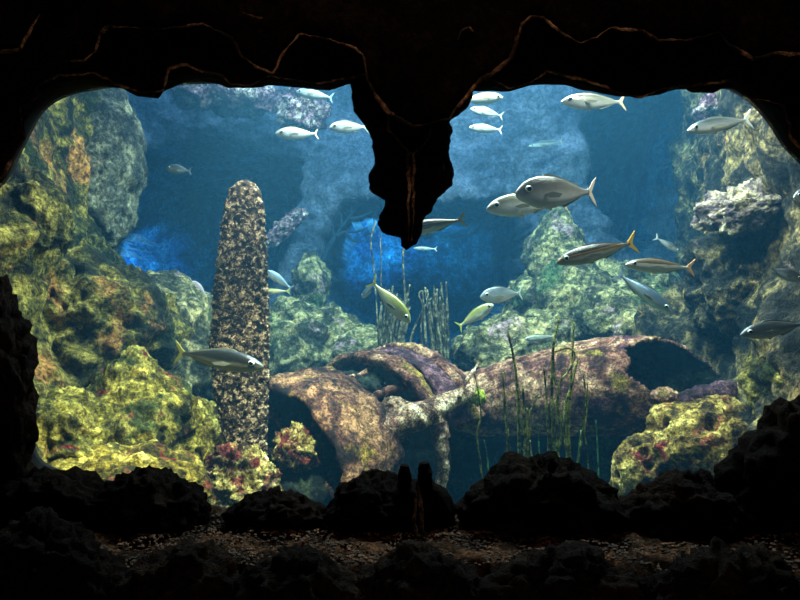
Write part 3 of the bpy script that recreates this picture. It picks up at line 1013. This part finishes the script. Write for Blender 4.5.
YF = 4.05
plant('reed', 'lone dark olive reed, tallest and furthest left of those before the fuselage', P(520, 505, YF), [(stalk(YF, (521, 505), (519, 440), (518, 395), (514, 360), (508, 332)), [0.013, 0.011, 0.011, 0.010, 0.007])], M['stem'], 'reeds before the fuselage')
plant('reed', 'short dark reed with a swollen foot at the left end of the reed bed', P(510, 505, YF), [(stalk(YF, (511, 505), (509, 470), (508, 440), (505, 405), (503, 372)), [0.022, 0.024, 0.010, 0.009, 0.007])], M['stem'], 'reeds before the fuselage')
plant('reed', 'thin pale green weed trailing below the bright green tuft', P(483, 505, 4.1), [(stalk(4.1, (485, 505), (480, 460), (477, 435), (481, 415), (478, 390), (474, 372)), [0.006, 0.007, 0.006, 0.006, 0.005, 0.004])], M['stem'], 'reeds before the fuselage')
boulder_tuft = boulder('algae_tuft', P(478, 397, 4.62), (0.05, 0.04, 0.06), rock_mat('bright_green_algae', lin(110, 130, 20), lin(175, 185, 50), lin(215, 215, 90), [], 10, 0.8, 40), 4, 0.4, 3, 61)
recenter(boulder_tuft)
tag(boulder_tuft, 'bright yellow green algae tuft on the front of the fuselage', 'algae')
rnd = random.Random(11)
clump = []
for pts, r in [
    (((556, 500), (553, 440), (552, 395), (553, 350), (560, 316)), 0.012),
    (((566, 500), (568, 440), (570, 400), (572, 360), (574, 322)), 0.010),
    (((572, 500), (569, 450), (568, 410), (573, 380), (578, 358)), 0.013),
    (((560, 500), (558, 455), (557, 410), (560, 382), (568, 372), (575, 355), (568, 348), (555, 352)), 0.010),
    (((548, 500), (549, 450), (547, 415), (546, 390), (544, 368)), 0.011),
    (((576, 505), (572, 470), (566, 440), (565, 410), (570, 390)), 0.016),
    (((582, 505), (578, 470), (583, 430), (586, 400), (583, 372)), 0.008),
    (((551, 500), (556, 460), (562, 430), (556, 400)), 0.010),
    (((590, 505), (588, 460), (585, 430), (588, 400), (587, 380)), 0.006),
    (((553, 360), (553, 345), (554, 375), (556, 385)), 0.009),
]:
    clump.append((stalk(YF + rnd.uniform(-0.06, 0.08), *pts), [r, r * 0.95, r * 0.85, r * 0.75, r * 0.5]))
plant('reed_clump', 'thick tangled clump of olive reeds, tallest against the fuselage', P(565, 505, YF), clump, M['stem'])
c2 = []
for pts, r in [(((526, 500), (526, 450), (524, 420), (523, 386)), 0.013), (((531, 500), (528, 455), (527, 425), (533, 405), (540, 395)), 0.009), (((522, 500), (524, 460), (530, 430), (527, 408)), 0.009), (((535, 500), (533, 470), (530, 440)), 0.008)]:
    c2.append((stalk(YF + rnd.uniform(-0.05, 0.08), *pts), [r, r, r * 0.8, r * 0.5]))
plant('reed_clump', 'small olive reed clump between the lone reed and the thick clump', P(527, 505, YF), c2, M['stem'])
c3 = []
for (x, h, l) in ((541, 424, -3), (553, 440, 4), (560, 445, -5), (575, 430, 6), (533, 446, -14), (490, 440, -6), (600, 420, -4)):
    c3.append((stalk(4.2, (x, 510), (x + l * 0.2, 480), (x + l * 0.5, 455), (x + l, h)), [0.006, 0.006, 0.005, 0.003]))
plant('seagrass', 'thin green seagrass blades at the foot of the reeds', P(555, 510, 4.2), c3, M['greenstem'])

# reeds standing behind the wreck
YB = 6.0
def back_clump(label, cx, base_y, top, spread_b, spread_t, count, seed, lean):
    q = random.Random(seed)
    ss = []
    for i in range(count):
        k = (i + 0.5) / count
        bx = cx + (k - 0.5) * 2 * spread_b + q.uniform(-2, 2)
        tx = cx + lean + (k - 0.5) * 2 * spread_t + q.uniform(-4, 4)
        ty = top + q.uniform(0, 28)
        y = YB + q.uniform(-0.12, 0.12)
        ss.append((stalk(y, (bx, base_y), (bx + (tx - bx) * 0.3 + q.uniform(-2, 2), base_y - (base_y - ty) * 0.35), (bx + (tx - bx) * 0.7 + q.uniform(-2, 2), base_y - (base_y - ty) * 0.7), (tx, ty)), [0.017, 0.015, 0.014, 0.009]))
    plant('reed_clump', label, P(cx, base_y, YB), ss, M['greystem'])


back_clump('grey reed clump leaning right behind the ring frames of the wreck', 386, 378, 282, 9, 15, 15, 3, 12)
back_clump('dense grey reed clump standing upright behind the forward fuselage', 440, 378, 281, 9, 11, 17, 4, -4)
plant('reed', 'single bent grey reed between the two grey clumps', P(415, 362, YB), [(stalk(YB, (407, 362), (412, 335), (424, 308), (432, 298)), [0.014, 0.012, 0.011, 0.008])], M['greystem'])
plant('reed', 'curled grey reed beside the upright grey clump', P(423, 362, YB), [(stalk(YB, (424, 362), (421, 330), (423, 308), (419, 296), (421, 291), (424, 292)), [0.012, 0.011, 0.01, 0.009, 0.008, 0.006])], M['greystem'])
plant('rope', 'faint pale rope hanging in the blue cave nearest its left lip', P(378, 350, 6.3), [(stalk(6.3, (379, 350), (376, 300), (374, 270), (371, 240), (376, 222)), [0.008])], M['greystem'], cat='rope')
plant('rope', 'faint pale rope hanging just under the stalactite tip', P(405, 350, 6.3), [(stalk(6.3, (404, 350), (405, 300), (403, 262), (404, 245)), [0.010])], M['greystem'], cat='rope')
plant('rope', 'faint straight rope between the two other ropes in the blue cave', P(381, 350, 6.3), [(stalk(6.3, (383, 350), (381, 300), (381, 262), (380, 225)), [0.006])], M['greystem'], cat='rope')

# branching sea fan in the cave mouth
fan = thing('sea_fan', 'dark branching sea fan in the bright top of the blue cave', 'sea fan', P(326, 262, 8.3))
YS = 8.2
for pts in ([(322, 262), (330, 245), (341, 228), (352, 214), (360, 205)], [(336, 236), (346, 232), (356, 232), (366, 228)], [(341, 228), (341, 216), (336, 209)], [(352, 214), (352, 206), (348, 200)],
            [(346, 232), (352, 240), (362, 242)], [(330, 245), (334, 238), (332, 226)], [(350, 219), (360, 217), (372, 212)]):
    tube('branch', stalk(YS, *pts), [0.03, 0.024, 0.016, 0.010], M['fan'], fan, 7, 20, 0.2, 6)

# ================================================================== fish
FISH = {  # half height, half width, top bias; tail height, eye size
    'sea_bream': dict(h=0.19, w=0.075, tail=0.17, eye=0.042, ex=0.36, dors=0.035),
    'jack': dict(h=0.135, w=0.07, tail=0.15, eye=0.036, ex=0.385, dors=0.03),
    'mackerel': dict(h=0.092, w=0.06, tail=0.12, eye=0.031, ex=0.39, dors=0.02),
}
PROF = [(0, 0.0), (0.015, 0.2), (0.05, 0.40), (0.10, 0.60), (0.18, 0.82), (0.28, 0.97), (0.36, 1.0), (0.48, 0.95), (0.60, 0.77), (0.70, 0.55), (0.78, 0.36), (0.84, 0.23), (0.88, 0.19), (0.905, 0.2), (0.92, 0.17)]
_fm = {}


def prism(outline, t0):
    """a thin fin: outline (x, z), thick in the middle of its root, sharp elsewhere"""
    n = len(outline)
    verts = [Vector((x, t0, z)) for x, z in outline] + [Vector((x, -t0, z)) for x, z in outline]
    faces = [list(range(n)), list(range(2 * n - 1, n - 1, -1))] + [[i, n + i, n + (i + 1) % n, (i + 1) % n] for i in range(n)]
    return verts, faces


def fish_parts(kind, colour):
    if (kind, colour) in _fm:
        return _fm[kind, colour]
    d = FISH[kind]
    skin, fin = FM[colour]
    mk = []

    def me(name, verts, faces, mat, smooth=True):
        m = bpy.data.meshes.new(kind + '_' + name)
        m.from_pydata([tuple(v) for v in verts], [], faces)
        m.materials.append(mat)
        if smooth:
            m.polygons.foreach_set('use_smooth', [True] * len(m.polygons))
        m.update()
        return m
    rows, n = 44, 22
    verts, faces = [], []
    for i in range(rows + 1):
        t = 0.92 * (i / rows) ** 1.25
        f = lerp_table(t, PROF)
        hh = d['h'] * f
        ww = d['w'] * (f ** 0.8) * (1.0 - 0.35 * sstep(0.5, 0.92, t))
        if 0.27 < t < 0.31:
            ww *= 0.965       # edge of the gill cover
        x = 0.5 - t
        zc = -0.02 * d['h'] - 0.10 * d['h'] * math.exp(-((t - 0.02) / 0.06) ** 2)
        for k in range(n):
            a = 2 * PI * k / n
            verts.append(Vector((x, math.cos(a) * ww, zc + math.sin(a) * hh)))
    for i in range(rows):
        for k in range(n):
            faces.append([i * n + k, (i + 1) * n + k, (i + 1) * n + (k + 1) % n, i * n + (k + 1) % n])
    faces.append([rows * n + k for k in range(n)])
    mk.append(('body', me('body', verts, faces, skin), (0, 0, 0), None))
    T = d['tail']
    v, f = prism([(-0.395, 0.026), (-0.43, 0.05), (-0.47, T * 0.7), (-0.515, T), (-0.495, T * 0.62), (-0.462, 0.025), (-0.452, 0.0), (-0.462, -0.025), (-0.495, -T * 0.62), (-0.515, -T), (-0.47, -T * 0.7), (-0.43, -0.05), (-0.395, -0.026)], 0.006)
    mk.append(('tail_fin', me('tail_fin', v, f, fin, False), (0, 0, 0), None))
    H, D = d['h'], d['dors']
    zz = lambda x, s=1: s * H * lerp_table(0.5 - x, PROF) * 0.93
    xs = [0.2, 0.14, 0.06, -0.04, -0.14, -0.24, -0.31]
    top = [(x, zz(x) + D * k) for x, k in zip(xs, (0.1, 0.8, 1.0, 0.75, 0.6, 0.5, 0.25))]
    v, f = prism(top + [(x, zz(x) - 0.01) for x in xs[::-1]], 0.005)
    mk.append(('dorsal_fin', me('dorsal_fin', v, f, M['dullfin'], False), (0, 0, 0), None))
    xs = [-0.06, -0.10, -0.18, -0.26, -0.31]
    bot = [(x, -zz(x) - 0.04 * H - D * k) for x, k in zip(xs, (0.1, 1.0, 0.7, 0.45, 0.2))]
    v, f = prism(bot + [(x, -zz(x) + 0.01) for x in xs[::-1]], 0.005)
    mk.append(('anal_fin', me('anal_fin', v, f, M['dullfin'], False), (0, 0, 0), None))
    xs = [0.16, 0.10, 0.04]
    v, f = prism([(0.16, -zz(0.16)), (0.07, -zz(0.1) - D * 1.2), (0.05, -zz(0.05) - 0.2 * D), (0.05, -zz(0.05) + 0.02)], 0.005)
    mk.append(('pelvic_fin', me('pelvic_fin', v, f, fin, False), (0, 0, 0), None))
    for s in (-1, 1):
        o = [(0.185, -0.2 * H), (0.10, -0.05 * H), (0.0, -0.22 * H), (0.03, -0.42 * H), (0.12, -0.42 * H)]
        verts = []
        for sg in (1, -1):
            verts += [Vector((x, s * (d['w'] * 0.93 + 0.35 * (0.185 - x)) + sg * 0.003, z)) for x, z in o]
        nn = len(o)
        faces = [list(range(nn)), list(range(2 * nn - 1, nn - 1, -1))] + [[i, nn + i, nn + (i + 1) % nn, (i + 1) % nn] for i in range(nn)]
        mk.append(('pectoral_fin', me('pectoral_fin', verts, faces, M['dullfin'], False), (0, 0, 0), None))
    V_, F_ = ico(2)
    e = d['eye']
    em = me('eye', [Vector((v.x * e, v.y * e * 0.5, v.z * e)) for v in V_], F_, M['eye'])
    pm = me('pupil', [Vector((v.x * e * 0.72, v.y * e * 0.4, v.z * e * 0.72)) for v in V_], F_, M['pupil'])
    t = 0.5 - d['ex']
    yw = d['w'] * lerp_table(t, PROF) ** 0.8 * 0.93
    for s in (-1, 1):
        mk.append(('eye', em, (d['ex'], s * yw, 0.14 * H), ('pupil', pm, (0, s * e * 0.3, 0))))
    _fm[kind, colour] = mk
    return mk


def fish(kind, colour, nose, tail, Yn, Yt, label, group, roll=0.0, hscale=1.0):
    a, b = P(*nose, Yn), P(*tail, Yt)
    L = (a - b).length
    fx = (a - b).normalized()
    fy = Vector((0, 0, 1)).cross(fx).normalized()
    fz = fx.cross(fy)
    Mx = Matrix((fx, fy, fz)).transposed()
    Mx = Mx @ Matrix.Rotation(roll, 3, 'X')
    root = thing(kind if kind != 'jack' else 'jack_fish', label, 'fish', (a + b) / 2, group)
    root.rotation_euler = Mx.to_euler()
    root.scale = (L, L, L * hscale)
    for name, me, loc, sub in fish_parts(kind, colour):
        o = bpy.data.objects.new(name, me)
        o.location = loc
        o.parent = root
        C.objects.link(o)
        if sub:
            p = bpy.data.objects.new(sub[0], sub[1])
            p.location = sub[2]
            p.parent = o
            C.objects.link(p)
    return root


GB = 'sea breams swimming in the tank'
GJ = 'jacks swimming in the tank'
GM = 'slender mackerel swimming in the tank'
fish('sea_bream', 'slate', (166, 168), (191, 171), 4.8, 4.8, 'small dark round bream alone before the blue recess at the upper left', GB)
fish('sea_bream', 'pale', (275, 133), (318, 134), 4.6, 4.75, 'pale bream with a yellow tail, above and right of the blade tip', GB, hscale=0.75)
fish('jack', 'silver', (329, 127), (368, 127), 4.6, 4.8, 'silver jack with its tail behind the stalactite', GJ)
fish('jack', 'blue', (296, 91), (333, 98), 5.0, 5.0, 'blurred bluish jack just under the top of the frame, left of the stalactite', GJ)
fish('jack', 'yellow', (503, 97), (460, 100), 4.8, 4.8, 'green backed jack half hidden by the frame, right of the stalactite', GJ)
fish('jack', 'slate', (470, 108), (503, 116), 5.6, 5.6, 'dim bluish jack between the half hidden green jack and a silver one', GJ)
fish('jack', 'silver', (469, 127), (502, 130), 5.2, 5.2, 'small silver jack swimming level right of the stalactite, lowest of three there', GJ)
fish('jack', 'pale', (561, 101), (625, 102), 4.0, 4.1, 'pale jack with a yellow green back just under the top of the frame', GJ, hscale=0.85)
fish('mackerel', 'slate', (536, 122), (562, 124), 8.0, 8.0, 'very faint far mackerel, upper of two in the blue haze', GM)
fish('mackerel', 'slate', (528, 146), (563, 141), 7.6, 7.6, 'very faint far mackerel, lower of two in the blue haze', GM)
fish('mackerel', 'silver', (687, 130), (751, 119), 3.8, 3.9, 'silver mackerel with its tail raised in front of the purple right wall', GM, hscale=1.1)
fish('sea_bream', 'grey', (515, 192), (595, 192), 3.5, 3.65, 'big grey bream with a pink tail, largest fish in the tank', GB, hscale=0.95)
fish('jack', 'pale', (486, 208), (566, 199), 3.75, 3.85, 'pale silver jack swimming partly behind the big grey bream', GJ, hscale=1.0)
fish('jack', 'gold', (398, 232), (465, 219), 3.9, 3.9, 'golden jack with its head behind the stalactite', GJ, hscale=0.8)
fish('mackerel', 'gold', (556, 262), (636, 242), 3.6, 3.7, 'dark golden mackerel with a yellow tail', GM, hscale=1.1)
fish('mackerel', 'brown', (625, 264), (694, 268), 3.7, 3.8, 'white mackerel with a dark brown stripe and an amber tail', GM, hscale=1.0)
fish('mackerel', 'silver', (680, 252), (655, 237), 4.9, 4.9, 'small silver mackerel diving to the right above the striped one', GM, hscale=1.2)
fish('jack', 'blue', (672, 312), (617, 273), 3.9, 4.0, 'bluish white jack diving to the right below the striped mackerel', GJ, hscale=0.85)
fish('jack', 'yellow', (411, 322), (371, 281), 4.4, 4.5, 'yellow jack diving to the right in front of the grey reeds', GJ)
fish('sea_bream', 'silver', (480, 296), (522, 293), 4.8, 4.9, 'round silver bream with a big dark eye over the low green mound', GB, hscale=0.95)
fish('jack', 'yellow', (493, 304), (458, 327), 4.9, 4.9, 'yellow jack climbing to the right under the round silver bream', GJ, hscale=1.1)
fish('mackerel', 'silver', (413, 248), (437, 249), 7.0, 7.0, 'faint small mackerel just right of the stalactite tip', GM)
fish('mackerel', 'pale', (524, 339), (556, 336), 5.8, 5.8, 'white mackerel skimming behind the top of the fuselage', GM, hscale=1.1)
fish('jack', 'dark', (264, 366), (176, 352), 3.45, 3.6, 'dark jack with an olive tail swimming across the propeller blade', GJ, hscale=0.78)
fish('sea_bream', 'pink', (191, 281), (207, 296), 5.6, 5.6, 'tiny pinkish white bream left of the propeller blade', GB)
fish('jack', 'blue', (266, 270), (292, 289), 4.7, 4.7, 'small bluish jack half hidden behind the right edge of the blade', GJ)
fish('mackerel', 'yellow', (258, 292), (290, 291), 4.6, 4.6, 'yellow tailed mackerel half hidden behind the right edge of the blade', GM)
fish('jack', 'slate', (740, 334), (808, 323), 3.3, 3.35, 'dark grey jack swimming out past the right edge', GJ, hscale=0.85)
fish('sea_bream', 'slate', (803, 280), (770, 268), 3.4, 3.45, 'dark round bream at the right edge before the green wall', GB)
fish('jack', 'blue', (362, 297), (374, 284), 5.2, 5.0, 'small blue jack turned downward beside the yellow diving jack', GJ)
fish('sea_bream', 'silver', (793, 197), (830, 190), 3.4, 3.4, 'pale bream with only its snout showing at the right edge', GB)

# ================================================================== light
def area(name, loc, target, size, power, col, sy=None):
    L = bpy.data.lights.new(name, 'AREA')
    L.energy = power
    L.color = col
    L.size = size
    if sy:
        L.shape = 'RECTANGLE'
        L.size_y = sy
    o = bpy.data.objects.new(name, L)
    C.objects.link(o)
    o.location = loc
    o.rotation_euler = (Vector(target) - Vector(loc)).to_track_quat('-Z', 'Y').to_euler()
    return o


def spot(name, loc, target, power, col, angle, blend=0.4, r=0.05):
    L = bpy.data.lights.new(name, 'SPOT')
    L.energy = power
    L.color = col
    L.spot_size = math.radians(angle)
    L.spot_blend = blend
    L.shadow_soft_size = r
    o = bpy.data.objects.new(name, L)
    C.objects.link(o)
    o.location = loc
    o.rotation_euler = (Vector(target) - Vector(loc)).to_track_quat('-Z', 'Y').to_euler()
    return o


area('skylight_over_tank', (-0.4, 6.7, 6.6), (-0.2, 7.0, 0), 7, 980, (0.84, 0.84, 1.0), 5)
area('lamp_over_wreck', (0.6, 4.6, 4.4), (0.5, 5.0, 0.4), 2.6, 800, (1.0, 0.93, 0.82), 1.0)
spot('lamp_over_left_rocks', (-0.45, 2.7, 3.2), (-0.95, 3.45, 0.2), 1150, (1.0, 0.88, 0.66), 56, 0.9, 0.1)
spot('lamp_over_right_rocks', (1.6, 3.2, 3.6), (1.8, 4.4, 0.6), 260, (1.0, 0.94, 0.78), 80, 0.6, 0.1)
area('cave_daylight', (-0.2, 10.6, 5.8), (-0.1, 11.0, 2.5), 1.6, 500, (0.6, 0.9, 1.0))
spot('cave_fill_spot', (-0.15, 9.3, 2.1), (-0.6, 11.3, 2.8), 600, (0.2, 0.7, 1.0), 70, 0.9, 0.0)  # added unseen spot, brightens the upper left of the cave
spot('cave_fill_spot', (0.7, 9.4, 2.3), (0.85, 11.3, 2.65), 160, (0.25, 0.85, 1.0), 70, 0.8, 0.0)  # second added spot, weaker, for the cave's upper right
spot('side_cave_fill_spot', (-3.3, 8.6, 2.0), (-4.3, 10.3, 2.1), 260, (0.2, 0.6, 1.0), 60, 0.7, 0.0)  # added unseen blue spot for the bright patch in the left recess
spot('blade_fill_spot', (-0.5, 2.75, 3.3), (-0.95, 4.0, 2.1), 420, (1.0, 0.92, 0.8), 26, 1.0, 0.05)  # added narrow fill to brighten the blade's upper front
spot('hub_fill_spot', (-0.25, 2.7, 2.9), (-0.72, 4.05, 0.5), 300, (1.0, 0.9, 0.75), 22, 1.0, 0.05)  # added narrow fill to lift the hub out of shadow
# dim warm lamp in the visitors' room
area('visitor_room_lamp', (0.2, 0.2, 0.3), (0.1, 1.9, 1.9), 0.5, 8, (1.0, 0.74, 0.52))
area('ledge_fill', (0.2, 1.2, 3.4), (0.1, 1.85, 0.8), 0.5, 9, (1.0, 0.66, 0.4))  # added warm fill from above for the ledge gravel

w = bpy.data.worlds.new('dark_room')
sc.world = w
w.use_nodes = True
w.node_tree.nodes['Background'].inputs[0].default_value = (0, 0, 0, 1)

# ================================================================== camera
cam = bpy.data.cameras.new('camera')
cam.sensor_width = 36
cam.lens = 36 * F / 800
co = bpy.data.objects.new('camera', cam)
C.objects.link(co)
co.location = (0, 0, CZ)
co.rotation_euler = (PI / 2, 0, 0)
cam.clip_start = 0.05
sc.camera = co
sc.view_settings.view_transform = 'Standard'
sc.view_settings.look = 'None'
sc.view_settings.gamma = 1
sc.view_settings.use_curve_mapping = False
sc.view_settings.exposure = 0.0
sc.cycles.use_denoising = True
